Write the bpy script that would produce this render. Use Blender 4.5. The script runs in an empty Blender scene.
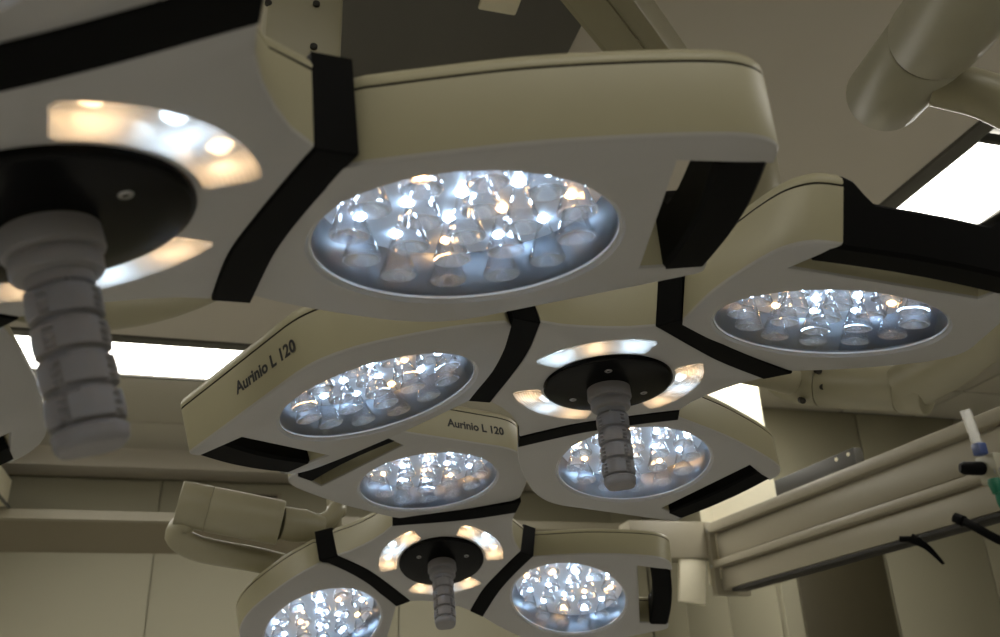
import bpy, bmesh, math, random
from mathutils import Matrix, Vector

# ------------------------------------------------------------------ scene, camera, light, exposure
scn = bpy.context.scene
COL = scn.collection
random.seed(7)
CAMZ = 1.65                      # eye height; the floor is z = 0
CEIL = CAMZ + 1.35

cam_d = bpy.data.cameras.new('camera')
cam_d.sensor_width = 36.0
cam_d.lens = 36.0 * 916.37 / 1000.0
cam_d.clip_start = 0.02
cam = bpy.data.objects.new('camera', cam_d)
COL.objects.link(cam)
RIGHT = Vector((0.96216, -0.26969, -0.03888))
DOWN = Vector((0.08045, 0.41751, -0.9051))
FWD = Vector((0.26033, 0.86773, 0.42341))
rot = Matrix((RIGHT, -DOWN, -FWD)).transposed()
cam.matrix_world = Matrix.Translation((0, 0, CAMZ)) @ rot.to_4x4()
cam_d.dof.use_dof = True
cam_d.dof.focus_distance = 1.02
cam_d.dof.aperture_fstop = 9.0
scn.camera = cam

world = bpy.data.worlds.new('world')
scn.world = world
world.use_nodes = True
world.node_tree.nodes['Background'].inputs[0].default_value = (0.05, 0.05, 0.045, 1)
world.node_tree.nodes['Background'].inputs[1].default_value = 0.2

scn.view_settings.view_transform = 'Standard'
scn.view_settings.look = 'None'
scn.view_settings.gamma = 1.0
scn.view_settings.use_curve_mapping = False
scn.view_settings.exposure = 0.3
scn.cycles.use_denoising = True
scn.cycles.max_bounces = 10
scn.cycles.transparent_max_bounces = 24
scn.cycles.sample_clamp_indirect = 6.0

CEILING_LIGHT = 7.5              # fluorescent panels
LED_COOL, LED_WARM = 80.0, 50.0  # surgical lamp diodes

# ------------------------------------------------------------------ materials
def new_mat(name):
    m = bpy.data.materials.new(name)
    m.use_nodes = True
    nt = m.node_tree
    return m, nt, nt.nodes['Principled BSDF']

def paint(name, col, rough=0.45, metal=0.0, grain=0.04, scale=60.0, bump=0.0, spec=0.5):
    m, nt, b = new_mat(name)
    b.inputs['Roughness'].default_value = rough
    b.inputs['Metallic'].default_value = metal
    b.inputs['Specular IOR Level'].default_value = spec
    tc = nt.nodes.new('ShaderNodeTexCoord')
    nz = nt.nodes.new('ShaderNodeTexNoise')
    nz.inputs['Scale'].default_value = scale
    nz.inputs['Detail'].default_value = 4
    nt.links.new(tc.outputs['Object'], nz.inputs['Vector'])
    mr = nt.nodes.new('ShaderNodeMapRange')
    mr.inputs['To Min'].default_value = 1.0 - grain
    mr.inputs['To Max'].default_value = 1.0 + grain
    nt.links.new(nz.outputs['Fac'], mr.inputs['Value'])
    mx = nt.nodes.new('ShaderNodeMix')
    mx.data_type = 'RGBA'; mx.blend_type = 'MULTIPLY'
    mx.inputs['Factor'].default_value = 1.0
    mx.inputs['A'].default_value = (*col, 1)
    nt.links.new(mr.outputs['Result'], mx.inputs['B'])
    nt.links.new(mx.outputs['Result'], b.inputs['Base Color'])
    if bump:
        bp = nt.nodes.new('ShaderNodeBump')
        bp.inputs['Strength'].default_value = bump
        bp.inputs['Distance'].default_value = 0.002
        nt.links.new(nz.outputs['Fac'], bp.inputs['Height'])
        nt.links.new(bp.outputs['Normal'], b.inputs['Normal'])
    return m

def emitter(name, col, strength):
    m, nt, b = new_mat(name)
    b.inputs['Base Color'].default_value = (0.8, 0.8, 0.8, 1)
    b.inputs['Emission Color'].default_value = (*col, 1)
    b.inputs['Emission Strength'].default_value = strength
    return m

def clear(name, tint, base=0.04, edge=0.6, power=3.0, rough=0.03, frost=0.0, rib=0.0, bend=0.0):
    """thin clear plastic or glass: transparent, with a gloss that grows at grazing angles"""
    m, nt, b = new_mat(name)
    nt.nodes.remove(b)
    out = nt.nodes['Material Output']
    tr = nt.nodes.new('ShaderNodeBsdfTransparent'); tr.inputs[0].default_value = (*tint, 1)
    gl = nt.nodes.new('ShaderNodeBsdfGlass' if bend else 'ShaderNodeBsdfGlossy'); gl.inputs['Roughness'].default_value = rough
    if bend: gl.inputs['IOR'].default_value = bend
    lw = nt.nodes.new('ShaderNodeLayerWeight'); lw.inputs['Blend'].default_value = 0.5
    pw = nt.nodes.new('ShaderNodeMath'); pw.operation = 'POWER'; pw.inputs[1].default_value = power
    nt.links.new(lw.outputs['Facing'], pw.inputs[0])
    mr = nt.nodes.new('ShaderNodeMapRange')
    mr.inputs['To Min'].default_value = base; mr.inputs['To Max'].default_value = edge
    nt.links.new(pw.outputs[0], mr.inputs['Value'])
    mix = nt.nodes.new('ShaderNodeMixShader')
    nt.links.new(mr.outputs['Result'], mix.inputs[0])
    src = tr.outputs[0]
    if frost:
        tl = nt.nodes.new('ShaderNodeBsdfTranslucent'); tl.inputs[0].default_value = (0.9, 0.9, 0.9, 1)
        m2 = nt.nodes.new('ShaderNodeMixShader'); m2.inputs[0].default_value = frost
        nt.links.new(tr.outputs[0], m2.inputs[1]); nt.links.new(tl.outputs[0], m2.inputs[2])
        src = m2.outputs[0]
    nt.links.new(src, mix.inputs[1]); nt.links.new(gl.outputs[0], mix.inputs[2])
    if rib:
        tc = nt.nodes.new('ShaderNodeTexCoord')
        wv = nt.nodes.new('ShaderNodeTexWave'); wv.wave_type = 'RINGS'; wv.rings_direction = 'Z'
        wv.inputs['Scale'].default_value = rib; wv.inputs['Distortion'].default_value = 0.3
        nt.links.new(tc.outputs['Object'], wv.inputs['Vector'])
        bp = nt.nodes.new('ShaderNodeBump'); bp.inputs['Strength'].default_value = 0.6; bp.inputs['Distance'].default_value = 0.001
        nt.links.new(wv.outputs['Fac'], bp.inputs['Height'])
        nt.links.new(bp.outputs['Normal'], gl.inputs['Normal'])
    nt.links.new(mix.outputs[0], out.inputs['Surface'])
    return m

M = {
    'beige': paint('beige_enamel', (0.375, 0.347, 0.228), 0.42, grain=0.02),
    'grey': paint('grey_enamel', (0.405, 0.398, 0.388), 0.42, grain=0.025, scale=400, bump=0.03),
    'black': paint('black_plastic', (0.003, 0.003, 0.003), 0.6, grain=0.1, spec=0.06),
    'gloss_black': paint('gloss_black_plastic', (0.003, 0.003, 0.003), 0.25, grain=0.1, spec=0.08),
    'seam': paint('dark_seam', (0.02, 0.018, 0.014), 0.7),
    'print': paint('black_print', (0.012, 0.012, 0.012), 0.6),
    'chrome': paint('silver_reflector', (0.74, 0.80, 0.90), 0.28, 0.35, grain=0.03, scale=30),
    'side': paint('grey_bowl_side', (0.055, 0.062, 0.072), 0.28, 0.8),
    'steel': paint('bright_steel', (0.38, 0.38, 0.38), 0.3, 1.0),
    'handle': paint('grey_rubber', (0.24, 0.23, 0.235), 0.6, grain=0.05),
    'cool': emitter('cool_diode', (0.56, 0.77, 1.0), LED_COOL),
    'warm': emitter('warm_diode', (1.0, 0.54, 0.21), LED_WARM),
    'arc_cool': emitter('cool_arc_diode', (0.62, 0.80, 1.0), LED_COOL * 0.20),
    'arc_warm': emitter('warm_arc_diode', (1.0, 0.66, 0.36), LED_WARM * 0.24),
    'pocket': paint('arc_reflector', (0.62, 0.61, 0.58), 0.4, 0.7),
    'lens': clear('clear_lens', (0.97, 0.98, 1.0), 0.10, 0.95, 1.4, 0.03, frost=0.07, bend=1.35),
    'mouth': clear('lens_front', (0.95, 0.97, 1.0), 0.15, 0.9, 1.6, 0.04, frost=0.14, bend=1.35),
    'cover': clear('cover_glass', (0.97, 0.98, 0.98), 0.03, 0.85, 4.0, 0.02),
    'window': clear('ribbed_window', (0.95, 0.95, 0.93), 0.10, 0.6, 2.0, 0.10, frost=0.5, rib=110),
    'rim': paint('pale_rim', (0.72, 0.73, 0.74), 0.25, 0.4),
    'arm': paint('cream_arm_enamel', (0.33, 0.305, 0.21), 0.38, grain=0.02),
    'arm_grey': paint('grey_arm_enamel', (0.34, 0.325, 0.245), 0.4, grain=0.02),
    'ceiling': paint('ceiling_paint', (0.62, 0.58, 0.51), 0.8, grain=0.02, scale=5),
    'tile': paint('ceiling_tile_white', (0.50, 0.475, 0.40), 0.8, grain=0.03, scale=120),
    'white': paint('white_enamel', (0.80, 0.75, 0.58), 0.5),
    'frame': paint('dark_frame', (0.10, 0.098, 0.085), 0.5),
    'wall': paint('wall_beige', (0.325, 0.305, 0.22), 0.6, grain=0.025, scale=3),
    'trunk': paint('trunking_tan', (0.27, 0.235, 0.17), 0.55, grain=0.02),
    'brown': paint('brown_laminate', (0.058, 0.049, 0.026), 0.55, grain=0.08, scale=12),
    'floor': paint('floor_vinyl', (0.60, 0.59, 0.56), 0.35, grain=0.04, scale=8),
    'beam': paint('pendant_enamel', (0.335, 0.305, 0.23), 0.42, grain=0.02),
    'plate': paint('dark_grey_plate', (0.10, 0.095, 0.082), 0.4, grain=0.03),
    'duct': paint('dark_duct', (0.05, 0.048, 0.04), 0.5),
    'diffuser': emitter('fluorescent_diffuser', (1.0, 0.96, 0.87), CEILING_LIGHT),
    'green': paint('green_hose', (0.0, 0.13, 0.07), 0.4),
    'blue': paint('blue_clip', (0.05, 0.08, 0.22), 0.4),
    'plastic': clear('clear_tube', (0.9, 0.9, 0.86), 0.15, 0.7, 2.0, 0.1, frost=0.3),
}

# ------------------------------------------------------------------ mesh helpers
def link(o, parent=None):
    COL.objects.link(o)
    if parent is not None:
        o.parent = parent
    return o

def mesh_obj(name, me, mats, parent=None, loc=None, mat=None):
    o = bpy.data.objects.new(name, me)
    if mats is not None and len(me.materials) == 0:
        for m in (mats if isinstance(mats, (list, tuple)) else [mats]):
            me.materials.append(M[m])
    link(o, parent)
    if mat is not None:
        o.matrix_local = mat
    elif loc is not None:
        o.location = loc
    return o

def finish(bm, name, smooth=35):
    bmesh.ops.recalc_face_normals(bm, faces=bm.faces) if smooth is not None and smooth < 0 else None
    me = bpy.data.meshes.new(name)
    bm.to_mesh(me); bm.free()
    if smooth:
        me.shade_smooth()
        me.set_sharp_from_angle(angle=math.radians(abs(smooth)))
    return me

def add_box(bm, c, s, rz=0.0, bev=0.0, mi=0):
    r = bmesh.ops.create_cube(bm, size=1.0)
    bmesh.ops.scale(bm, vec=s, verts=r['verts'])
    if bev:
        es = list({e for v in r['verts'] for e in v.link_edges})
        q = bmesh.ops.bevel(bm, geom=es, offset=bev, segments=2, affect='EDGES', profile=0.5)
        vs = list({v for f in q['faces'] for v in f.verts})
    else:
        vs = r['verts']
    vs = list({v for v in vs} | {v for v in r['verts'] if v.is_valid})
    if rz:
        bmesh.ops.rotate(bm, cent=(0, 0, 0), matrix=Matrix.Rotation(rz, 3, 'Z'), verts=vs)
    bmesh.ops.translate(bm, vec=c, verts=vs)
    fs = {f for v in vs for f in v.link_faces}
    for f in fs:
        f.material_index = mi
    return vs

def box_mesh(name, s, bev=0.0):
    bm = bmesh.new(); add_box(bm, (0, 0, 0), s, 0, bev)
    return finish(bm, name, 35)

def lathe(prof, seg=48, cap_start=False, cap_end=False, name='lathe', smooth=40):
    bm = bmesh.new()
    rings = []
    for r, z in prof:
        if r < 1e-6:
            rings.append([bm.verts.new((0, 0, z))])
        else:
            rings.append([bm.verts.new((r * math.cos(2 * math.pi * i / seg), r * math.sin(2 * math.pi * i / seg), z)) for i in range(seg)])
    for a, b in zip(rings, rings[1:]):
        for i in range(seg):
            j = (i + 1) % seg
            if len(a) == 1 and len(b) == 1:
                continue
            if len(a) == 1:
                bm.faces.new((a[0], b[j], b[i]))
            elif len(b) == 1:
                bm.faces.new((a[i], a[j], b[0]))
            else:
                bm.faces.new((a[i], a[j], b[j], b[i]))
    if cap_start and len(rings[0]) > 1:
        bm.faces.new(rings[0][::-1])
    if cap_end and len(rings[-1]) > 1:
        bm.faces.new(rings[-1])
    bmesh.ops.recalc_face_normals(bm, faces=bm.faces)
    return finish(bm, name, smooth)

def catmull(pts, n=8):
    P = [Vector(p) for p in pts]
    P = [P[0] * 2 - P[1]] + P + [P[-1] * 2 - P[-2]]
    out = []
    for i in range(1, len(P) - 2):
        for k in range(n):
            t = k / n
            a, b, c, d = P[i - 1], P[i], P[i + 1], P[i + 2]
            out.append(0.5 * ((2 * b) + (c - a) * t + (2 * a - 5 * b + 4 * c - d) * t * t + (3 * b - a - 3 * c + d) * t ** 3))
    out.append(P[-2])
    return out

def tube_mesh(name, pts, rad, seg=20, caps=True):
    """round tube along points; rad a number or one per point"""
    bm = bmesh.new()
    n = len(pts)
    pts = [Vector(p) for p in pts]
    rr = rad if isinstance(rad, (list, tuple)) else [rad] * n
    up = None
    rings = []
    for i, p in enumerate(pts):
        t = (pts[min(i + 1, n - 1)] - pts[max(i - 1, 0)]).normalized()
        if up is None:
            up = Vector((0, 0, 1)) if abs(t.z) < 0.9 else Vector((1, 0, 0))
        x = t.cross(up).normalized()
        up = x.cross(t).normalized()
        rings.append([bm.verts.new(p + rr[i] * (math.cos(a) * x + math.sin(a) * up)) for a in [2 * math.pi * k / seg for k in range(seg)]])
    for a, b in zip(rings, rings[1:]):
        for i in range(seg):
            j = (i + 1) % seg
            bm.faces.new((a[i], a[j], b[j], b[i]))
    if caps:
        bm.faces.new(rings[0][::-1]); bm.faces.new(rings[-1])
    bmesh.ops.recalc_face_normals(bm, faces=bm.faces)
    return finish(bm, name, 40)

def cyl_between(name, a, b, prof, seg=36):
    """lathe profile (radius, fraction 0..1) laid between two points"""
    a, b = Vector(a), Vector(b)
    L = (b - a).length
    me = lathe([(r, t * L) for r, t in prof], seg, True, True, name)
    q = (b - a).to_track_quat('Z', 'Y')
    return me, Matrix.Translation(a) @ q.to_matrix().to_4x4()

def tag(o, label=None, cat=None, group=None, kind=None):
    if label: o['label'] = label
    if cat: o['category'] = cat
    if group: o['group'] = group
    if kind: o['kind'] = kind
    return o

def empty(name, loc=(0, 0, 0)):
    o = bpy.data.objects.new(name, None)
    o.empty_display_size = 0.05
    COL.objects.link(o)
    o.location = loc
    return o

def struct(name, s, c, mat, bev=0.0):
    o = mesh_obj(name, box_mesh(name, s, bev), mat, loc=c)
    return tag(o, kind='structure')

# ------------------------------------------------------------------ room shell
struct('floor', (8.4, 8.6, 0.1), (0.6, 1.2, -0.05), 'floor')
XL, XR, YB, YF, YR, XC = -3.0, 4.4, -2.6, 4.70, 3.46, 2.19
def wall(name, label, s, c):
    w = struct(name, s, c, 'wall'); w['label'] = label; w['category'] = 'wall'; return w
wall_left = wall('wall_left', 'plain beige wall off to the left', (0.1, YF - YB, CEIL), (XL - 0.05, (YF + YB) / 2, CEIL / 2))
wall_right = wall('wall_right', 'plain beige wall far to the right', (0.1, YR - YB, CEIL), (XR + 0.05, (YR + YB) / 2, CEIL / 2))
wall_rear = wall('wall_rear', 'plain beige wall behind the viewer', (XR - XL, 0.1, CEIL), ((XL + XR) / 2, YB - 0.05, CEIL / 2))
wall_back = wall('wall_back', 'far beige wall of tall panels with thin upright joints', (XC - XL, 0.1, CEIL), ((XL + XC) / 2, YF + 0.062, CEIL / 2))
wall_return = wall('wall_return', 'short beige wall returning beside the recess', (0.08, YF - YR + 0.1, CEIL), (XC + 0.052, (YF + YR) / 2 + 0.06, CEIL / 2))
wall_front = wall('wall_front', 'grey beige wall behind the supply beam', (XR - XC, 0.1, CEIL), ((XR + XC) / 2 + 0.012, YR + 0.062, CEIL / 2))

def wall_panels(parent, edges, axis, pos, z0, z1):
    for a, b in zip(edges, edges[1:]):
        w = b - a - 0.007
        s = (w, 0.012, z1 - z0) if axis == 'x' else (0.012, w, z1 - z0)
        c = ((a + b) / 2, pos, (z0 + z1) / 2) if axis == 'x' else (pos, (a + b) / 2, (z0 + z1) / 2)
        mesh_obj('wall_panel', box_mesh('wall_panel', s, 0.002), 'wall', parent, loc=Vector(c) - parent.location)
wall_panels(wall_back, [-3.0, -2.72, -1.54, -0.36, 0.82, 2.0, 2.185], 'x', YF + 0.006, 0.0, CEIL - 0.1)
wall_panels(wall_return, [YR + 0.012, YR + 0.42, YR + 0.84, YF - 0.002], 'y', XC + 0.006, 0.0, CEIL)
wall_panels(wall_front, [XC + 0.014, 2.75, 3.3, 4.38], 'x', YR + 0.006, 0.0, CEIL)

# ceiling: a plain air-flow canopy in the middle, ringed by fluorescent panels, tiles outside
ceiling = struct('ceiling', (8.0, 8.0, 0.1), (0.7, 1.1, CEIL + 0.09), 'frame')
ceiling['label'] = 'ceiling with a plain canopy, light strips and square tiles'; ceiling['category'] = 'ceiling'
CX0, CX1, CY0, CY1 = -1.20, 1.68, -0.62, 3.14     # canopy
canopy = struct('ceiling_canopy', (CX1 - CX0, CY1 - CY0, 0.04), ((CX0 + CX1) / 2, (CY0 + CY1) / 2, CEIL + 0.018), 'ceiling')
canopy['label'] = 'plain grey air-flow canopy in the middle of the ceiling'; canopy['category'] = 'ceiling'
canopy.name = 'ceiling_1'
# dark frame around the canopy, four rails
for nm, s, c in (('trim_1', (CX1 - CX0 + 0.1, 0.05, 0.05), ((CX0 + CX1) / 2, CY1 + 0.025, CEIL + 0.012)),
                 ('trim_2', (0.05, CY1 - CY0, 0.05), (CX1 + 0.025, (CY0 + CY1) / 2, CEIL + 0.012)),
                 ('trim_3', (CX1 - CX0 + 0.1, 0.05, 0.05), ((CX0 + CX1) / 2, CY0 - 0.025, CEIL + 0.012)),
                 ('trim_4', (0.05, CY1 - CY0, 0.05), (CX0 - 0.025, (CY0 + CY1) / 2, CEIL + 0.012))):
    t = struct(nm, s, c, 'frame', 0.003)

# square tiles outside the ring, one object each (parts of the ceiling)
LX0, LX1, LY0, LY1 = CX0 - 0.40, 2.075, CY0 - 0.40, 3.555
tile_me = {}
def tile(x0, x1, y0, y1):
    if x1 - x0 < 0.03 or y1 - y0 < 0.03: return
    k = (round(x1 - x0, 3), round(y1 - y0, 3))
    if k not in tile_me:
        tile_me[k] = box_mesh('ceiling_tile', (x1 - x0 - 0.012, y1 - y0 - 0.012, 0.03), 0.003)
    mesh_obj('ceiling_tile', tile_me[k], 'tile', ceiling, loc=Vector(((x0 + x1) / 2, (y0 + y1) / 2, CEIL + 0.015)) - ceiling.location)
gx = [-3.0, -2.4, -1.8, LX0] + [CX0 + 0.0, -0.6, 0.0, 0.6, 1.2, 1.73] + [LX1, 2.675, 3.07, 3.67, 4.4]
gy = [-2.6, -2.0, -1.4, LY0, -0.4, 0.2, 0.8, 1.49, 2.09, 2.69, 3.12, 3.46, LY1, 4.1, 4.7]
for a, b in zip(gx, gx[1:]):
    for c, d in zip(gy, gy[1:]):
        inside = a >= LX0 - 1e-6 and b <= LX1 + 1e-6 and c >= LY0 - 1e-6 and d <= LY1 + 1e-6
        if inside or (a > 2.2 and c > 3.4): continue
        tile(a, b, c, d)

# fluorescent panels: tray, diffuser, frame rails
def ceiling_light(label, x0, x1, y0, y1):
    o = empty('ceiling_light', ((x0 + x1) / 2, (y0 + y1) / 2, CEIL))
    tag(o, label, 'ceiling light', 'fluorescent panels around the canopy')
    w, l = x1 - x0, y1 - y0
    mesh_obj('diffuser', box_mesh('diffuser', (w - 0.02, l - 0.02, 0.012), 0.002), 'diffuser', o, loc=(0, 0, 0.012))
    for s, c in (((w, 0.012, 0.03), (0, l / 2 - 0.006, 0.012)), ((w, 0.012, 0.03), (0, -l / 2 + 0.006, 0.012)),
                 ((0.012, l - 0.024, 0.03), (w / 2 - 0.006, 0, 0.012)), ((0.012, l - 0.024, 0.03), (-w / 2 + 0.006, 0, 0.012))):
        mesh_obj('frame_rail', box_mesh('frame_rail', s, 0.002), 'frame', o, loc=c)
ceiling_light('long bright light panel in the ceiling left of the grey handles', -1.20, 0.35, 3.195, 3.545)
ceiling_light('bright light panel hidden behind the middle surgical lamp', 0.36, 1.72, 3.195, 3.545)
ceiling_light('bright light panel at the upper right edge beyond the grey joint', 1.735, 2.07, 1.50, 3.19)
ceiling_light('light panel over the viewer on the right, out of view', 1.735, 2.07, -0.6, 0.88)
ceiling_light('light panel along the left ceiling edge, far end', -1.60, -1.26, 1.2, 3.1)
ceiling_light('light panel along the left ceiling edge, near end', -1.60, -1.26, -0.6, 1.1)
ceiling_light('light panel across the ceiling behind the viewer', -0.6, 1.2, -1.02, -0.68)

# cornice and trunking on the far wall
def prism_x(name, prof, x0, x1, mat, bev=0.0):
    """profile of (y, z) points run along x"""
    bm = bmesh.new()
    a = [bm.verts.new((x0, y, z)) for y, z in prof]
    b = [bm.verts.new((x1, y, z)) for y, z in prof]
    n = len(prof)
    for i in range(n):
        j = (i + 1) % n
        bm.faces.new((a[i], a[j], b[j], b[i]))
    bm.faces.new(a[::-1]); bm.faces.new(b)
    bmesh.ops.recalc_face_normals(bm, faces=bm.faces)
    return mesh_obj(name, finish(bm, name, 30), mat)
z = CAMZ
co = prism_x('trim_5', [(YF, z + 1.26), (4.52, z + 1.265), (4.50, z + 1.35), (YF, z + 1.35)], XL, XC, 'ceiling'); tag(co, kind='structure')
tr = empty('wall_trunking', (0, YF, z + 0.9))
tag(tr, 'long tan trunking box along the far beige wall', 'trunking')
def tr_part(name, prof, x0, x1, mat):
    o = prism_x(name, prof, x0, x1, mat); o.parent = tr; o.location = -tr.location
tr_part('body', [(YF, z + 0.898), (4.462, z + 0.992), (4.462, z + 1.03), (YF, z + 1.03)], XL, XC, 'trunk')
tr_part('lip', [(4.46, z + 0.990), (4.438, z + 0.995), (4.438, z + 1.036), (4.49, z + 1.040), (4.49, z + 1.030), (4.46, z + 1.03)], XL, XC, 'beam')
so = empty('wall_cabinet', (-1.40, 4.1, z + 1.04))
tag(so, 'white box at the left edge above the trunking', 'cabinet')
mesh_obj('body', box_mesh('body', (0.90, 0.78, 0.12), 0.006), 'white', so, loc=(-0.02, -0.06, 0.062))
mesh_obj('bottom_edge', box_mesh('bottom_edge', (0.012, 0.78, 0.01), 0.002), 'frame', so, loc=(0.436, -0.06, 0.0))
ve = empty('wall_vent', (0.125, YF - 0.006, z + 1.165))
tag(ve, 'small brown wall vent behind the left lamp joint', 'vent')
mesh_obj('frame', box_mesh('frame', (0.42, 0.02, 0.075), 0.004), 'trunk', ve, loc=(-0.12, 0, 0))
for k in range(3):
    mesh_obj('slat', box_mesh('slat', (0.38, 0.012, 0.014), 0.002), 'brown', ve, loc=(-0.12, -0.012, -0.02 + 0.02 * k))
bp_ = struct('trim_6', (0.44, 0.016, CAMZ + 0.75), (2.505, YR - 0.010, (CAMZ + 0.75) / 2), 'brown', 0.003)
bp_['label'] = 'tall dark brown panel on the wall below the supply beam'; bp_['category'] = 'wall panel'

# ------------------------------------------------------------------ surgical lamps
R_D, RHO, FOLD, HIN = 0.105, 0.2605, math.radians(13.045), 0.09537
XS = -RHO + (RHO - HIN) / math.cos(FOLD)         # plan radius -> x in the tilted module frame
Z_HUB, Z_MOD, Z_SEAM, Z_TOP = -0.0145, -0.0035, 0.045, 0.058

IN_CURVE = catmull([(0.118, -0.073), (0.1145, 0.0), (0.1145, 0.06), (0.124, 0.131)], 6)
OUT_CURVE = catmull([(0.1455, -0.069), (0.143, 0.0), (0.1445, 0.06), (0.155, 0.140)], 6)

def chaikin(pts, it=2):
    """closed outline of (x, y, sharp)"""
    for _ in range(it):
        out = []
        n = len(pts)
        for i, p in enumerate(pts):
            if p[2]:
                out.append(p); continue
            a, b = pts[i - 1], pts[(i + 1) % n]
            out.append((p[0] * 0.75 + a[0] * 0.25, p[1] * 0.75 + a[1] * 0.25, 0))
            out.append((p[0] * 0.75 + b[0] * 0.25, p[1] * 0.75 + b[1] * 0.25, 0))
        pts = out
    return pts

_raw = [(0.19, -0.109, 0), (0.22, -0.134, 0), (0.262, -0.163, 0), (0.297, -0.185, 0), (0.322, -0.197, 0), (0.345, -0.197, 0), (0.359, -0.181, 1),
        (0.303, -0.155, 1), (0.403, -0.024, 1), (0.446, -0.053, 1), (0.457, -0.040, 0), (0.447, -0.025, 0), (0.430, 0.0, 0),
        (0.3995, 0.0455, 1), (0.354, 0.1133, 1), (0.341, 0.129, 0), (0.322, 0.141, 0), (0.294, 0.150, 0), (0.25, 0.152, 0), (0.20, 0.150, 0), (0.155, 0.140, 1)]
_oc = [(p.x, p.y) for p in OUT_CURVE]
PETAL = chaikin([(_oc[0][0], _oc[0][1], 1)] + _raw, 2)
PETAL = [(p[0], p[1]) for p in PETAL] + [(x - 0.009, y) for x, y in _oc[-2:0:-1]]
PETAL = [(x + XS, y) for x, y in PETAL]

def rz(p, a):
    c, s = math.cos(a), math.sin(a)
    return (c * p[0] - s * p[1], s * p[0] + c * p[1])
HUB = []; HUB_OUT = []
for j in range(3):
    a = j * 2 * math.pi / 3
    HUB += [rz((p.x, p.y), a) for p in IN_CURVE]
    HUB_OUT += [rz((1, 0), a)] * len(IN_CURVE) + [(0, 0)] * 4
    e0 = (IN_CURVE[-1].x, IN_CURVE[-1].y)
    e1 = rz((IN_CURVE[0].x, IN_CURVE[0].y), 2 * math.pi / 3)
    mid = [(e0[0] + (e1[0] - e0[0]) * t, e0[1] + (e1[1] - e0[1]) * t) for t in (0.2, 0.4, 0.6, 0.8)]
    d = (-0.007, -0.0095, -0.0095, -0.007)
    HUB += [rz((x * (1 + k * 0.5), y + k), a) for (x, y), k in zip(mid, d)]
BAND = [(p.x, p.y) for p in OUT_CURVE] + [(p.x, p.y) for p in IN_CURVE][::-1]

def inset(loop, d):
    n = len(loop); out = []
    for i in range(n):
        a, b, c = Vector(loop[i - 1]), Vector(loop[i]), Vector(loop[(i + 1) % n])
        e1 = (b - a).normalized(); e2 = (c - b).normalized()
        n1 = Vector((-e1.y, e1.x)); n2 = Vector((-e2.y, e2.x))
        m = (n1 + n2)
        m = m / max(m.length_squared, 0.6) * 2 if m.length > 1e-6 else n1
        out.append((b.x + m.x * d, b.y + m.y * d))
    return out

def strip(bm, la, lb, mi):
    n = len(la)
    for i in range(n):
        j = (i + 1) % n
        f = bm.faces.new((la[i], la[j], lb[j], lb[i])); f.material_index = mi

def ring_verts(bm, loop, z):
    return [bm.verts.new((x, y, z)) for x, y in loop]

def fill(bm, loops, mi, up):
    es = []
    for lp in loops:
        for i in range(len(lp)):
            e = bm.edges.get((lp[i], lp[(i + 1) % len(lp)]))
            es.append(e or bm.edges.new((lp[i], lp[(i + 1) % len(lp)])))
    r = bmesh.ops.triangle_fill(bm, use_beauty=True, use_dissolve=False, edges=es)
    for f in r['geom']:
        if isinstance(f, bmesh.types.BMFace):
            f.normal_update()
            if (f.normal.z > 0) != up:
                f.normal_flip()
            f.material_index = mi

def lean(loop, k):
    """hub outline at a height: its band edges lean outward with the tilted modules"""
    out = []
    for i, p in enumerate(loop):
        v = HUB_OUT[i]
        out.append((p[0] + v[0] * k, p[1] + v[1] * k))
    return out

def housing(name, outline, holes, z0, z1, bev=0.003, top=None):
    """tray: grey underside (with holes), small bright bevel, beige wall"""
    bm = bmesh.new()
    b0 = ring_verts(bm, inset(outline, bev), z0)
    b1 = ring_verts(bm, inset(outline, bev * 0.3), z0 + bev * 0.3)
    b2 = ring_verts(bm, outline, z0 + bev)
    b3 = ring_verts(bm, top or outline, z1)
    strip(bm, b0, b1, 0); strip(bm, b1, b2, 0); strip(bm, b2, b3, 1)
    b4 = ring_verts(bm, inset(top or outline, 0.004), z1)
    strip(bm, b3, b4, 1)
    fill(bm, [b0] + [ring_verts(bm, h, z0) for h in holes], 0, False)
    return finish(bm, name, 40)

def lid(name, outline, z0, z1):
    bm = bmesh.new()
    sm = ring_verts(bm, inset(outline, 0.0022), z0 - 0.0016)
    s0 = ring_verts(bm, inset(outline, 0.0022), z0)
    a = ring_verts(bm, inset(outline, 0.0004), z0 + 0.0004)
    b = ring_verts(bm, outline, z0 + 0.002)
    c = ring_verts(bm, inset(outline, 0.0005), z1 - 0.006)
    d = ring_verts(bm, inset(outline, 0.0028), z1 - 0.0022)
    e = ring_verts(bm, inset(outline, 0.0075), z1)
    strip(bm, sm, s0, 1); strip(bm, s0, a, 1)
    strip(bm, a, b, 0); strip(bm, b, c, 0); strip(bm, c, d, 0); strip(bm, d, e, 0)
    fill(bm, [e], 0, True)
    return finish(bm, name, 45)

def solid(name, outline, z0, z1, bev=0.001):
    bm = bmesh.new()
    a = ring_verts(bm, inset(outline, bev), z0); b = ring_verts(bm, outline, z0 + bev)
    c = ring_verts(bm, outline, z1 - bev); d = ring_verts(bm, inset(outline, bev), z1)
    strip(bm, a, b, 0); strip(bm, b, c, 0); strip(bm, c, d, 0)
    fill(bm, [a], 0, False); fill(bm, [d], 0, True)
    return finish(bm, name, 40)

def circle(r, n=96, cx=0.0):
    return [(cx + r * math.cos(2 * math.pi * i / n), r * math.sin(2 * math.pi * i / n)) for i in range(n)]

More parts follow.
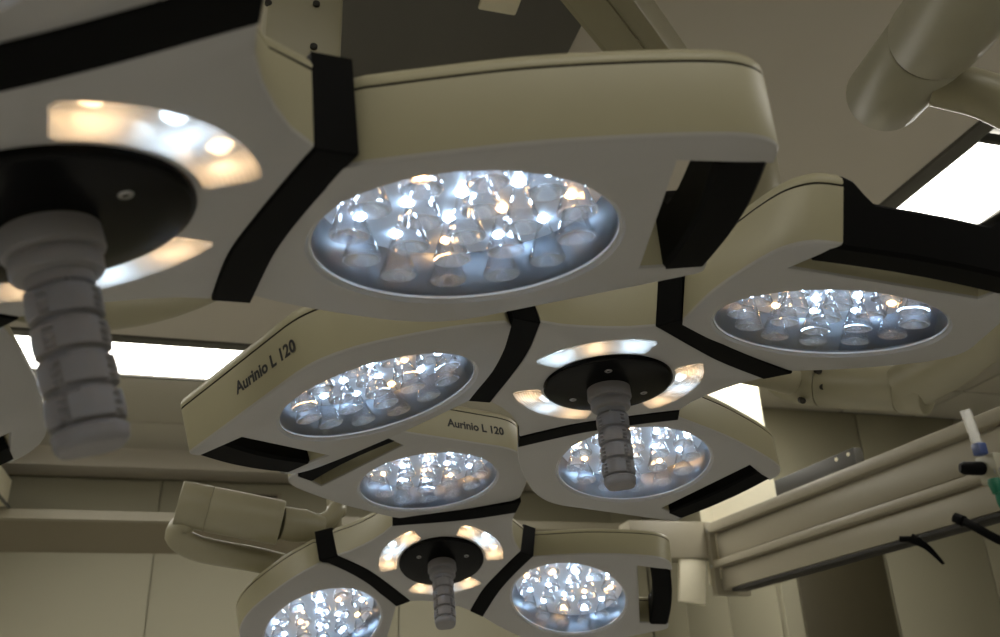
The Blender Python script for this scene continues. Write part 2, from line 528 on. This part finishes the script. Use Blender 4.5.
def sector(r0, r1, a0, a1, n=20, cr=0.004):
    pts = []
    da = cr / r1
    pts += [(r1 - cr * 0.0) * 1.0 and (r1 * math.cos(a0 + da + (a1 - a0 - 2 * da) * i / n), r1 * math.sin(a0 + da + (a1 - a0 - 2 * da) * i / n)) for i in range(n + 1)]
    pts += [((r1 - cr) * math.cos(a1), (r1 - cr) * math.sin(a1)), ((r0 + cr) * math.cos(a1), (r0 + cr) * math.sin(a1))]
    da = cr / r0
    pts += [(r0 * math.cos(a1 - da - (a1 - a0 - 2 * da) * i / n), r0 * math.sin(a1 - da - (a1 - a0 - 2 * da) * i / n)) for i in range(n + 1)]
    pts += [((r0 + cr) * math.cos(a0), (r0 + cr) * math.sin(a0)), ((r1 - cr) * math.cos(a0), (r1 - cr) * math.sin(a0))]
    return pts

# shared meshes -----------------------------------------------------
DCX = RHO + XS                                   # disc centre in the module frame
ME = {}
ME['module'] = housing('light_module', PETAL, [circle(R_D + 0.0028, 96, DCX)], Z_MOD, Z_SEAM)
ME['lid'] = lid('lid', PETAL, Z_SEAM + 0.0016, Z_TOP)
_h = [sector(0.077, 0.108, math.radians(22 + 120 * k), math.radians(98 + 120 * k)) for k in range(3)]
ZS_H = Z_SEAM * 0.97 - 0.0105; ZT_H = Z_TOP * 0.97 - 0.0105
ME['hub'] = housing('hub_housing', HUB, _h, Z_HUB, ZS_H, top=lean(HUB, (ZS_H - Z_HUB) * math.tan(FOLD)))
ME['hub_lid'] = lid('hub_lid', lean(HUB, (ZT_H - Z_HUB - 0.006) * math.tan(FOLD)), ZS_H + 0.0016, ZT_H)
ME['band'] = solid('joint_band', BAND, Z_HUB - 0.0006, ZT_H + 0.0008)
for v in ME['band'].vertices:
    k = (v.co.z - Z_HUB) * math.tan(FOLD)
    if v.co.z < Z_HUB + 0.004:
        v.co.z -= 0.05 * max(0.0, math.hypot(v.co.x, v.co.y) - 0.128)
    v.co.x += k
for v in ME['hub'].vertices:                     # the hub's underside falls away a little toward its corners
    if v.co.z < Z_HUB + 0.004:
        v.co.z -= 0.05 * max(0.0, math.hypot(v.co.x, v.co.y) - 0.128)

def bar_mesh():
    """grip bar: straight lower face, full height at its ends, dipped along the middle"""
    bm = bmesh.new()
    a, b = Vector((0.353 + XS, -0.1835)), Vector((0.4475 + XS, -0.0515))
    e = (b - a).normalized(); nin = Vector((-e.y, e.x))
    st = [0, 0.02, 0.05, 0.1, 0.15, 0.2, 0.26, 0.4, 0.6, 0.74, 0.8, 0.85, 0.9, 0.95, 0.98, 1]
    rings = []
    for t in st:
        p = a.lerp(b, t) - nin * (0.006 * math.sin(math.pi * t) - 0.001)
        d = min(t, 1 - t)
        k = min(1, max(0, (d - 0.06) / 0.16)); k = k * k * (3 - 2 * k)
        top = Z_TOP - 0.001 - 0.020 * k
        w = 0.034
        q = p + nin * w
        r = 0.003
        prof = [(p, Z_MOD + r), (p + nin * r, Z_MOD), (q - nin * r, Z_MOD), (q, Z_MOD + r), (q, top - r), (q - nin * r, top), (p + nin * r, top), (p, top - r)]
        rings.append([bm.verts.new((v.x, v.y, zz)) for v, zz in prof])
    for x, y in zip(rings, rings[1:]):
        for i in range(8):
            j = (i + 1) % 8
            bm.faces.new((x[i], x[j], y[j], y[i]))
    bm.faces.new(rings[0][::-1]); bm.faces.new(rings[-1])
    bmesh.ops.recalc_face_normals(bm, faces=bm.faces)
    return finish(bm, 'grip_bar', 40)
ME['bar'] = bar_mesh()
ME['bowl'] = lathe([(0.1005, 0.0365), (0.094, 0.0388), (0.0, 0.0392)], 72, name='reflector')
ME['side'] = lathe([(R_D, 0.0005), (0.1035, 0.008), (0.1005, 0.037)], 72, name='side_ring')
ME['cover'] = lathe([(R_D - 0.0005, 0.0004), (0.0, 0.0004)], 72, name='cover_glass')
ME['rim'] = lathe([(R_D - 0.0012, 0.0012), (R_D - 0.0008, -0.0007), (R_D + 0.0012, -0.0008), (R_D + 0.002, 0.0003)], 96, name='rim_ring')
ME['lip'] = lathe([(R_D, 0.0), (R_D + 0.0029, Z_MOD)], 96, name='bevel_lip')
ME['lens'] = lathe([(0.0042, 0.0385), (0.0048, 0.033), (0.0068, 0.0265), (0.0102, 0.017), (0.0125, 0.0095), (0.0138, 0.0065), (0.0138, 0.0045), (0.0125, 0.0038)], 28, name='lens')
ME['mouth'] = lathe([(0.0125, 0.0038), (0.008, 0.0052), (0.004, 0.0085), (0.0, 0.0092)], 28, name='lens_front')
_led = lathe([(0.0, 0.0352), (0.0020, 0.0357), (0.0032, 0.0370), (0.0036, 0.0389)], 14, name='diode')
ME['cool'] = _led; ME['warm'] = _led.copy()
ME['disc'] = lathe([(0.0730, Z_HUB + 0.002), (0.0735, -0.0168), (0.0722, -0.0188), (0.069, -0.0198), (0.050, -0.0212), (0.028, -0.0225), (0.0, -0.0225)], 72, name='hub_disc')
ME['screw'] = lathe([(0.0042, 0.001), (0.0042, -0.0006), (0.0034, -0.0014), (0.0022, -0.0014), (0.0018, -0.0004), (0.0, -0.0004)], 20, name='screw')
ME['win_bowl'] = None
def pocket(name):
    bm = bmesh.new()
    s = sector(0.077, 0.108, math.radians(22), math.radians(98))
    a = ring_verts(bm, s, Z_HUB); b = ring_verts(bm, inset(s, 0.003), Z_HUB + 0.013)
    strip(bm, a, b, 0); fill(bm, [b], 0, False)
    return finish(bm, name, 40)
ME['pocket'] = pocket('reflector')
ME['window'] = solid('window', sector(0.0765, 0.1085, math.radians(21.7), math.radians(98.3)), Z_HUB - 0.0012, Z_HUB + 0.0006, 0.0006)
_pled = lathe([(0.0, Z_HUB + 0.0085), (0.004, Z_HUB + 0.0095), (0.0072, Z_HUB + 0.0128)], 16, name='diode')
ME['pcool'] = _pled; ME['pwarm'] = _pled.copy()

def handle_mesh():
    bm = bmesh.new()
    N = 72
    z0, z1 = -0.048, -0.1365
    K = 64
    rings = []
    segL = (0.1265 - 0.054) / 4
    for i in range(K + 1):
        zz = z0 + (z1 - z0) * i / K
        d = -zz
        ring = []
        for k in range(N):
            th = 2 * math.pi * k / N
            q = (math.degrees(th) % 90.0) - 45.0
            if d < 0.054:
                r = 0.0160
            elif d < 0.1265:
                t = ((d - 0.054) / segL) % 1.0
                r0 = 0.0009 * math.sin(math.pi * t)
                wav = 0.10 * math.cos(math.radians(q * 4))
                r = 0.0174 + r0 - 0.0005 * abs(math.sin(2 * th))
                if t < 0.12 + wav * 0.7 or t > 0.92:
                    r -= 0.0030
                if abs(q) < 9 and (0.30 < t < 0.42 or 0.55 < t < 0.67 or 0.78 < t < 0.88):
                    r -= 0.0020
            else:
                t = (d - 0.1265) / 0.010
                r = 0.0180 - 0.0018 * (0.5 + 0.5 * math.cos(4 * th)) * t - 0.003 * max(0, t - 0.75) * 4 * 0.6
                if t < 0.12: r -= 0.0015
            ring.append(bm.verts.new((r * math.cos(th), r * math.sin(th), zz)))
        rings.append(ring)
    for a, b in zip(rings, rings[1:]):
        for i in range(N):
            j = (i + 1) % N
            bm.faces.new((a[i], b[i], b[j], a[j]))
    c = bm.verts.new((0, 0, z1 - 0.0005))
    for i in range(N):
        bm.faces.new((rings[-1][i], c, rings[-1][(i + 1) % N]))
    bmesh.ops.recalc_face_normals(bm, faces=bm.faces)
    return finish(bm, 'handle', 38)
ME['handle'] = handle_mesh()
ME['collar'] = lathe([(0.0205, -0.0215), (0.0243, -0.022), (0.0248, -0.034), (0.0240, -0.0355), (0.0208, -0.0365), (0.0206, -0.0385), (0.0222, -0.0395), (0.0222, -0.0455), (0.0212, -0.047), (0.0155, -0.0485)], 48, name='collar')

def text_mesh(body, width, depth=0.0004):
    cu = bpy.data.curves.new('lettering', 'FONT')
    cu.body = body; cu.align_x = 'CENTER'; cu.align_y = 'CENTER'
    cu.offset = 0.032; cu.extrude = 0.01; cu.resolution_u = 3
    o = bpy.data.objects.new('lettering_source', cu)
    COL.objects.link(o)
    dg = bpy.context.evaluated_depsgraph_get()
    me = bpy.data.meshes.new_from_object(o.evaluated_get(dg))
    bpy.data.objects.remove(o)
    xs = [v.co.x for v in me.vertices]
    s = width / (max(xs) - min(xs))
    cx = (max(xs) + min(xs)) / 2
    for v in me.vertices:
        v.co = Vector(((v.co.x - cx) * s, v.co.y * s, v.co.z * s * 0.4))
    me.name = 'lettering'
    me.materials.clear()
    return me
ME['text'] = text_mesh('Aurinio L 120', 0.096)

LENS_POS = [(0.0, 0.0)] + [(0.040 * math.cos(math.radians(60 * k + 10)), 0.040 * math.sin(math.radians(60 * k + 10))) for k in range(6)] \
         + [(0.0785 * math.cos(math.radians(30 * k + 5)), 0.0785 * math.sin(math.radians(30 * k + 5))) for k in range(12)]

def surgical_lamp(label, pos, rotm, tweaks, lettered, first_arc=None):
    L = empty('surgical_lamp')
    m = Matrix([[*r, 0] for r in rotm] + [[0, 0, 0, 1]])
    L.matrix_world = Matrix.Translation((pos[0], pos[1], pos[2] + CAMZ)) @ m
    tag(L, label, 'surgical lamp', 'three-armed surgical lamps')
    hub = mesh_obj('hub_housing', ME['hub'], ['grey', 'beige'], L)
    mesh_obj('hub_lid', ME['hub_lid'], ['beige', 'seam'], hub)
    disc = mesh_obj('hub_disc', ME['disc'], 'gloss_black', L)
    for a in (68, 188, 308):
        mesh_obj('screw', ME['screw'], 'steel', disc, loc=(0.047 * math.cos(math.radians(a)), 0.047 * math.sin(math.radians(a)), -0.0208))
    h = mesh_obj('handle', ME['handle'], 'handle', L)
    mesh_obj('collar', ME['collar'], 'handle', h)
    for k in range(3):
        R = Matrix.Rotation(math.radians(120 * k), 4, 'Z')
        w = mesh_obj('arc_light', ME['pocket'], 'pocket', L, mat=R)
        mesh_obj('window', ME['window'], 'window', w)
        for q, a in enumerate((34, 60, 86)):
            warm = (q != 1) != (k == first_arc)
            mesh_obj('diode', ME['pwarm' if warm else 'pcool'], 'arc_warm' if warm else 'arc_cool', w,
                     loc=(0.0925 * math.cos(math.radians(a)), 0.0925 * math.sin(math.radians(a)), 0))
        mesh_obj('joint_band', ME['band'], 'black', L, mat=R)
    for k in range(3):
        df, tw, yw = tweaks[k]
        T = (Matrix.Rotation(math.radians(120 * k), 4, 'Z') @ Matrix.Translation((HIN, 0, 0))
             @ Matrix.Rotation(math.radians(tw), 4, 'X') @ Matrix.Rotation(FOLD + math.radians(df), 4, 'Y') @ Matrix.Rotation(math.radians(yw), 4, 'Z'))
        p = mesh_obj('light_module', ME['module'], ['grey', 'beige'], L, mat=T)
        mesh_obj('lid', ME['lid'], ['beige', 'seam'], p)
        mesh_obj('grip_bar', ME['bar'], 'black', p)
        c = Matrix.Translation((DCX, 0, 0))
        mesh_obj('reflector', ME['bowl'], 'chrome', p, mat=c)
        mesh_obj('side_ring', ME['side'], 'side', p, mat=c)
        mesh_obj('rim_ring', ME['rim'], 'rim', p, mat=c)
        mesh_obj('bevel_lip', ME['lip'], 'grey', p, mat=c)
        mesh_obj('cover_glass', ME['cover'], 'cover', p, mat=c)
        for i, (x, y) in enumerate(LENS_POS):
            warm = (i % 3 == 0) if i > 6 else (i % 3 == 1)
            t = Matrix.Translation((DCX + x, y, 0))
            mesh_obj('lens', ME['lens'], 'lens', p, mat=t)
            mesh_obj('lens_front', ME['mouth'], 'mouth', p, mat=t)
            mesh_obj('diode', ME['warm' if warm else 'cool'], 'warm' if warm else 'cool', p, mat=t)
        if k == lettered:
            e = Vector((-0.557, 0.830, 0)).normalized(); n = Vector((e.y, -e.x, 0)); u = Vector((0, 0, 1))
            o = Vector((0.43 + XS, 0, 0.0235)) + e * 0.097 + n * 0.0003
            B = Matrix((e, u, n)).transposed().to_4x4()
            tm = mesh_obj('lettering', ME['text'], 'print', p, mat=Matrix.Translation(o) @ B)
            tm['label'] = 'black lettering reading Aurinio L 120'
    return L

surgical_lamp('nearest surgical lamp at upper left with the largest round lens panel', (-0.1082, 0.4414, 0.2649),
    [[0.9095, -0.2883, -0.2994], [0.2701, 0.9575, -0.1013], [0.3159, 0.0112, 0.9487]], [(-0.11, 2.93, 3.21), (2.26, -5.23, -6.82), (0, 0, 0)], None, None)
surgical_lamp('middle surgical lamp with Aurinio L 120 printed on its left arm', (0.3936, 0.8998, 0.3838),
    [[0.4909, -0.8712, -0.0076], [0.8701, 0.4898, 0.0555], [-0.0446, -0.0339, 0.9984]], [(-3.58, -0.46, 0.7), (2.19, -0.82, -2.5), (2.18, 1.43, -0.1)], 1, 1)
surgical_lamp('farthest and lowest surgical lamp at the bottom centre, tilted toward the viewer', (0.3512, 1.5904, 0.3106),
    [[-0.2585, 0.9653, 0.0367], [-0.8912, -0.253, 0.3764], [0.3727, 0.0646, 0.9257]], [(0.67, 1.74, -1.76), (-0.85, 0, 1.88), (1.96, -1.3, -0.41)], 0, None)

# ------------------------------------------------------------------ suspension arms
def add_tube(name, pts, rad, mat, parent, seg=20, n=6):
    me = tube_mesh(name, catmull(pts, n) if len(pts) > 2 else [Vector(p) for p in pts], rad, seg)
    o = mesh_obj(name, me, mat, parent)
    o.matrix_parent_inverse = Matrix.Translation(-parent.location)
    return o
def add_cyl(name, a, b, prof, mat, parent):
    me, mw = cyl_between(name, a, b, prof)
    o = mesh_obj(name, me, mat, parent)
    o.matrix_local = Matrix.Translation(-parent.location) @ mw
    return o
def rprof(r, L, e=0.008):
    k = e / L
    return [(r - e, 0), (r - e * 0.3, k * 0.3), (r, k), (r, 1 - k), (r - e * 0.3, 1 - k * 0.3), (r - e, 1)]
def add_part_box(name, c, s, mat, parent, rot=None, bev=0.004):
    o = mesh_obj(name, box_mesh(name, s, bev), mat, parent)
    mw = Matrix.Translation(Vector(c) - parent.location)
    o.matrix_local = mw @ rot if rot is not None else mw
    return o
def aim(a, b, up=Vector((0, 0, 1))):
    """rotation taking x to the direction a->b"""
    x = (Vector(b) - Vector(a)).normalized(); y = up.cross(x).normalized(); z_ = x.cross(y)
    return Matrix((x, y, z_)).transposed().to_4x4()

# ceiling mount plate
mp = empty('ceiling_mount', (0.35, 1.25, CEIL))
tag(mp, 'dark grey metal mounting plate on the ceiling above the lamps', 'ceiling mount')
add_part_box('plate', (0.345, 1.42, CEIL - 0.04), (0.46, 0.90, 0.08), 'plate', mp)
add_part_box('flange', (0.345, 1.42, CEIL - 0.006), (0.50, 0.94, 0.012), 'frame', mp)
add_part_box('name_plate', (0.40, 1.235, CEIL - 0.084), (0.075, 0.07, 0.008), 'white', mp)

# arm of the nearest lamp: bolted upright column, curved tube behind the hub
aA = empty('support_arm', (0.03, 0.94, CEIL))
tag(aA, 'olive bolted column and curved tube behind the nearest lamp', 'support arm')
add_part_box('column', (0.030, 0.945, 2.70), (0.094, 0.094, 0.60), 'arm', aA, Matrix.Rotation(math.radians(4), 4, 'Z'), 0.006)
add_cyl('joint', (0.03, 0.945, 2.402), (0.03, 0.945, 2.24), rprof(0.044, 0.16), 'arm', aA)
for x, zz in ((0.046, 2.505), (0.046, 2.436), (-0.012, 2.493), (0.046, 2.61), (-0.012, 2.60)):
    add_cyl('bolt', (x, 0.8985, zz), (x, 0.8945, zz), [(0.0045, 0), (0.0045, 0.8), (0.0035, 1)], 'seam', aA)
add_tube('curved_tube', [(-0.235, 0.57, 1.985), (-0.16, 0.655, 1.962), (-0.088, 0.768, 2.018), (-0.008, 0.868, 2.125), (0.035, 0.935, 2.26)], 0.024, 'arm', aA)
add_cyl('lamp_boss', (-0.121, 0.4335, CAMZ + 0.303), (-0.145, 0.425, CAMZ + 0.375), rprof(0.05, 0.076), 'arm', aA)
add_tube('yoke_tube', [(-0.145, 0.425, CAMZ + 0.36), (-0.20, 0.45, CAMZ + 0.39), (-0.235, 0.52, CAMZ + 0.37), (-0.235, 0.57, 1.99)], 0.028, 'arm', aA)

# arm of the middle lamp: square spring arm from the plate, elbow, yoke and big grey joint
aB = empty('support_arm', (0.42, 0.84, CEIL))
tag(aB, 'square cream spring arm at top centre running behind the nearest lamp', 'support arm')
p0, p1 = Vector((0.25, 0.716, 2.60)), Vector((0.84, 1.233, 2.60))
rt = aim(p0, p1)
AL = (p1 - p0).length
add_part_box('beam', (p0 + p1) / 2, (AL, 0.078, 0.070), 'arm', aB, rt, 0.005)
add_part_box('side_cover', (p0 + p1) / 2 + rt.to_3x3() @ Vector((0, 0.042, 0.0)), (AL * 0.98, 0.010, 0.058), 'arm', aB, rt, 0.002)
add_part_box('bottom_cover', (p0 + p1) / 2 + rt.to_3x3() @ Vector((0, 0.010, -0.0365)), (AL * 0.98, 0.040, 0.007), 'arm', aB, rt, 0.002)
add_cyl('pivot', (0.25, 0.716, 2.53), (0.25, 0.716, CEIL - 0.002), rprof(0.055, 0.46), 'arm_grey', aB)
add_cyl('elbow', (0.868, 1.232, 2.66), (0.868, 1.232, 2.44), rprof(0.048, 0.22, 0.014), 'arm', aB)
add_tube('drop_tube', [(0.868, 1.232, 2.46), (0.866, 1.232, 2.36), (0.845, 1.21, 2.27), (0.832, 1.165, 2.168)], 0.028, 'arm', aB)

yB = empty('lamp_yoke', (0.87, 1.10, 2.12))
tag(yB, 'cream joint and bent tube below the right arm of the middle lamp', 'lamp yoke')
add_cyl('joint', (0.8519, 1.1349, 2.136), (0.9153, 1.0448, 2.0998), rprof(0.0345, 0.12, 0.002), 'arm', yB)
add_cyl('joint_cap', (0.9155, 1.0445, 2.0997), (0.936, 1.010, 2.084), rprof(0.0355, 0.042, 0.008), 'arm', yB)
add_cyl('end_block', (0.807, 1.1945, 2.162), (0.851, 1.136, 2.1365), [(0.020, 0), (0.029, 0.25), (0.033, 0.7), (0.0335, 1.0)], 'arm', yB)
for a, b in (((0.8288, 1.1021, 2.1446), (0.8296, 1.104, 2.147)), ((0.8328, 1.1057, 2.1205), (0.834, 1.108, 2.123)), ((0.8173, 1.1388, 2.1092), (0.818, 1.141, 2.113))):
    add_cyl('grub_screw', Vector(b) + Vector((0.003, 0.008, 0.002)), a, [(0.005, 0), (0.0045, 1)], 'seam', yB)
add_tube('tube', [(0.918, 1.035, 2.098), (0.938, 0.962, 2.110), (0.940, 0.863, 2.122), (0.925, 0.763, 2.131), (0.885, 0.675, 2.152), (0.805, 0.602, 2.203), (0.737, 0.602, 2.248), (0.692, 0.625, 2.280)], [0.036] * 8 + [0.034] * 6 + [0.031] * 6 + [0.028] * 6 + [0.0245] * 17, 'arm', yB)
add_tube('inner_tube', [(0.83, 1.165, 2.152), (0.74, 1.11, 2.14), (0.56, 1.0, 2.11), (0.43, 0.92, 2.105), (0.392, 0.904, 2.07)], 0.024, 'arm', yB)
add_cyl('lamp_boss', (0.3924, 0.9045, CAMZ + 0.425), (0.3915, 0.907, CAMZ + 0.475), rprof(0.05, 0.05), 'arm', yB)

GJ0, GJ1, GJ2 = Vector((0.7083, 0.7190, 2.3394)), Vector((0.6558, 0.5835, 2.2970)), Vector((0.58, 0.39, 2.237))
gj = empty('arm_joint', (0.70, 0.68, 2.33))
tag(gj, 'large grey green cylindrical joint at the upper right corner', 'arm joint')
add_cyl('end_barrel', GJ0, GJ1, rprof(0.0455, 0.2, 0.006), 'arm_grey', gj)
add_cyl('seam_ring', GJ1, GJ1.lerp(GJ2, 0.025), [(0.0435, 0), (0.0445, 1)], 'seam', gj)
add_cyl('barrel', GJ1.lerp(GJ2, 0.025), GJ2, rprof(0.0475, 0.2, 0.003), 'arm_grey', gj)
add_tube('riser', [(0.575, 0.43, 2.225), (0.56, 0.40, 2.40), (0.56, 0.40, 2.75), (0.56, 0.40, CEIL - 0.005)], 0.04, 'arm_grey', gj)

# arm of the farthest lamp, left of it
aC = empty('support_arm', (0.0, 1.68, 2.05))
tag(aC, 'cream cylindrical joint with curved tube left of the farthest lamp', 'support arm')
add_cyl('joint_cap', (-0.0981, 1.6684, 2.0563), (-0.0470, 1.6726, 2.0484), rprof(0.0395, 0.052, 0.002), 'arm', aC)
add_cyl('joint', (-0.0455, 1.6727, 2.0482), (0.079, 1.6763, 2.0272), rprof(0.0395, 0.127, 0.002), 'arm', aC)
add_cyl('collar', (0.079, 1.6763, 2.0272), (0.1532, 1.6929, 2.0217), [(0.029, 0), (0.030, 0.5), (0.022, 1)], 'arm', aC)
add_tube('curved_tube', [(-0.078, 1.676, 2.030), (-0.094, 1.681, 2.005), (-0.056, 1.70, 1.984), (0.049, 1.735, 1.972), (0.16, 1.755, 1.950), (0.25, 1.76, 1.945)], [0.020] * 6 + [0.022] * 25, 'arm', aC)
add_tube('upright_tube', [(0.140, 1.69, 2.025), (0.178, 1.71, 2.06), (0.185, 1.73, 2.16), (0.19, 1.74, CEIL - 0.01)], 0.016, 'arm', aC)
add_tube('lamp_tube', [(0.176, 1.735, 2.12), (0.182, 1.745, 2.03), (0.20, 1.755, 1.965)], 0.014, 'arm', aC)
add_cyl('lamp_boss', (0.3533, 1.617, CAMZ + 0.351), (0.355, 1.638, CAMZ + 0.405), rprof(0.05, 0.058), 'arm', aC)
add_tube('yoke_tube', [(0.25, 1.76, 1.945), (0.31, 1.74, 1.98), (0.345, 1.68, 2.03), (0.3545, 1.633, 2.045)], 0.020, 'arm', aC)

# ------------------------------------------------------------------ supply beam on its column
F, N_ = Vector((1.70, 3.06, 0)), Vector((1.86, 1.30, 0))
bd = (F - N_).normalized()
BL = (F - N_).length
bR = aim(N_, F)                                   # x along the beam to its far end, y to the left
pb = empty('supply_beam', (N_ + F) / 2 + Vector((0, 0, CAMZ + 0.47)))
tag(pb, 'long cream ceiling supply beam with rails crossing the lower right', 'supply beam')
pb.matrix_world = Matrix.Translation(pb.location) @ bR
def bpart(name, c, s, mat, bev=0.003):
    return mesh_obj(name, box_mesh(name, s, bev), mat, pb, loc=c)
bpart('body', (0, -0.045, 0.13), (BL, 0.055, 0.24), 'beam')
bpart('upper_panel', (0, -0.016, 0.165), (BL - 0.01, 0.010, 0.085), 'beam', 0.002)
bpart('lower_panel', (0, -0.016, 0.047), (BL - 0.01, 0.010, 0.070), 'beam', 0.002)
bpart('upper_rail', (0, -0.005, 0.232), (BL, 0.045, 0.036), 'beam', 0.006)
bpart('lower_rail', (0, -0.005, 0.102), (BL, 0.040, 0.026), 'beam', 0.006)
bpart('bottom_edge', (-0.03, -0.042, 0.004), (BL - 0.06, 0.065, 0.012), 'seam', 0.003)
bpart('end_plate', (BL / 2 + 0.012, -0.06, 0.125), (0.026, 0.15, 0.262), 'beam', 0.004)
for zz in (0.224, 0.096):
    o = mesh_obj('bolt', lathe([(0.0, 0.0), (0.006, 0.0), (0.006, 0.004), (0.0, 0.004)], 12, name='bolt'), 'steel', pb)
    o.matrix_local = Matrix.Translation((BL / 2 + 0.006, 0.016, zz)) @ Matrix.Rotation(math.radians(-90), 4, 'X')
duct = bpart('cable_duct', (BL / 2 - 0.56, -0.050, 0.285), (0.40, 0.035, 0.07), 'duct', 0.004)
for dx in (-0.175, -0.12):
    o = mesh_obj('screw', lathe([(0.0, 0.0), (0.006, 0.0), (0.006, 0.003), (0.0, 0.003)], 12, name='screw'), 'white', duct)
    o.matrix_local = Matrix.Translation((dx, 0.018, 0.018)) @ Matrix.Rotation(math.radians(-90), 4, 'X')

pc = empty('supply_column', (1.80, 3.10, CEIL))
tag(pc, 'bright cream upright column carrying the supply beam at its far end', 'column')
add_part_box('column', (1.85, 3.10, (CEIL + CAMZ + 0.52) / 2), (0.27, 0.12, CEIL - CAMZ - 0.52), 'white', pc, Matrix.Rotation(math.radians(-5), 4, 'Z'))
add_part_box('junction_box', (1.545, 3.13, CAMZ + 0.665), (0.33, 0.10, 0.135), 'beam', pc, None, 0.006)
add_part_box('foot_plate', (1.615, 3.10, CAMZ + 0.52), (0.105, 0.02, 0.16), 'white', pc, Matrix.Rotation(math.radians(8), 4, 'Y'))

# small fittings on the beam
fx = empty('rail_clamp', (1.78, 1.77, CAMZ + 0.57))
tag(fx, 'clear rod and black knob clamped to the beam rail at right edge', 'rail clamp')
add_tube('clear_rod', [(1.714, 1.75, 2.36), (1.728, 1.758, 2.31), (1.740, 1.765, 2.255)], 0.013, 'plastic', fx, 16)
add_cyl('knob', (1.700, 1.80, 2.226), (1.755, 1.775, 2.220), [(0.011, 0), (0.016, 0.15), (0.017, 0.8), (0.013, 1)], 'black', fx)
add_part_box('blue_clip', (1.733, 1.757, 2.262), (0.026, 0.026, 0.030), 'blue', fx)
add_part_box('bracket', (1.762, 1.765, 2.215), (0.03, 0.06, 0.07), 'arm_grey', fx)
add_cyl('cross_pin', (1.752, 1.75, 2.205), (1.79, 1.70, 2.205), [(0.010, 0), (0.010, 1)], 'steel', fx)
gh = empty('gas_hose', (1.75, 1.735, 2.16))
tag(gh, 'short green gas hose hanging below the rail clamp', 'hose')
add_cyl('connector', (1.735, 1.742, 2.185), (1.738, 1.742, 2.150), [(0.013, 0), (0.016, 0.3), (0.012, 1)], 'green', gh)
add_tube('hose', [(1.738, 1.742, 2.155), (1.741, 1.742, 2.12), (1.755, 1.735, 2.09), (1.78, 1.70, 2.07), (1.83, 1.66, 2.10)], 0.009, 'green', gh, 12)
lv = empty('lever', (1.77, 2.06, 2.115))
tag(lv, 'black tapered lever hanging under the supply beam', 'lever')
add_tube('blade', [(1.750, 2.085, 2.116), (1.775, 2.062, 2.088), (1.800, 2.043, 2.040)], [0.0135 - 0.0008 * k for k in range(13)], 'black', lv, 12)
add_cyl('pivot', (1.735, 2.11, 2.118), (1.76, 2.08, 2.112), [(0.008, 0), (0.008, 1)], 'black', lv)
cb = empty('black_cable', (1.78, 1.86, 2.10))
tag(cb, 'thick black cable leaving the beam at the right edge', 'cable')
add_tube('cable', [(1.76, 1.90, 2.122), (1.765, 1.86, 2.092), (1.80, 1.83, 2.055), (1.86, 1.79, 2.02), (1.92, 1.76, 2.06), (1.93, 1.75, 2.12)], 0.011, 'black', cb, 12)
add_cyl('plug', (1.755, 1.915, 2.132), (1.76, 1.895, 2.118), [(0.013, 0), (0.014, 1)], 'black', cb)
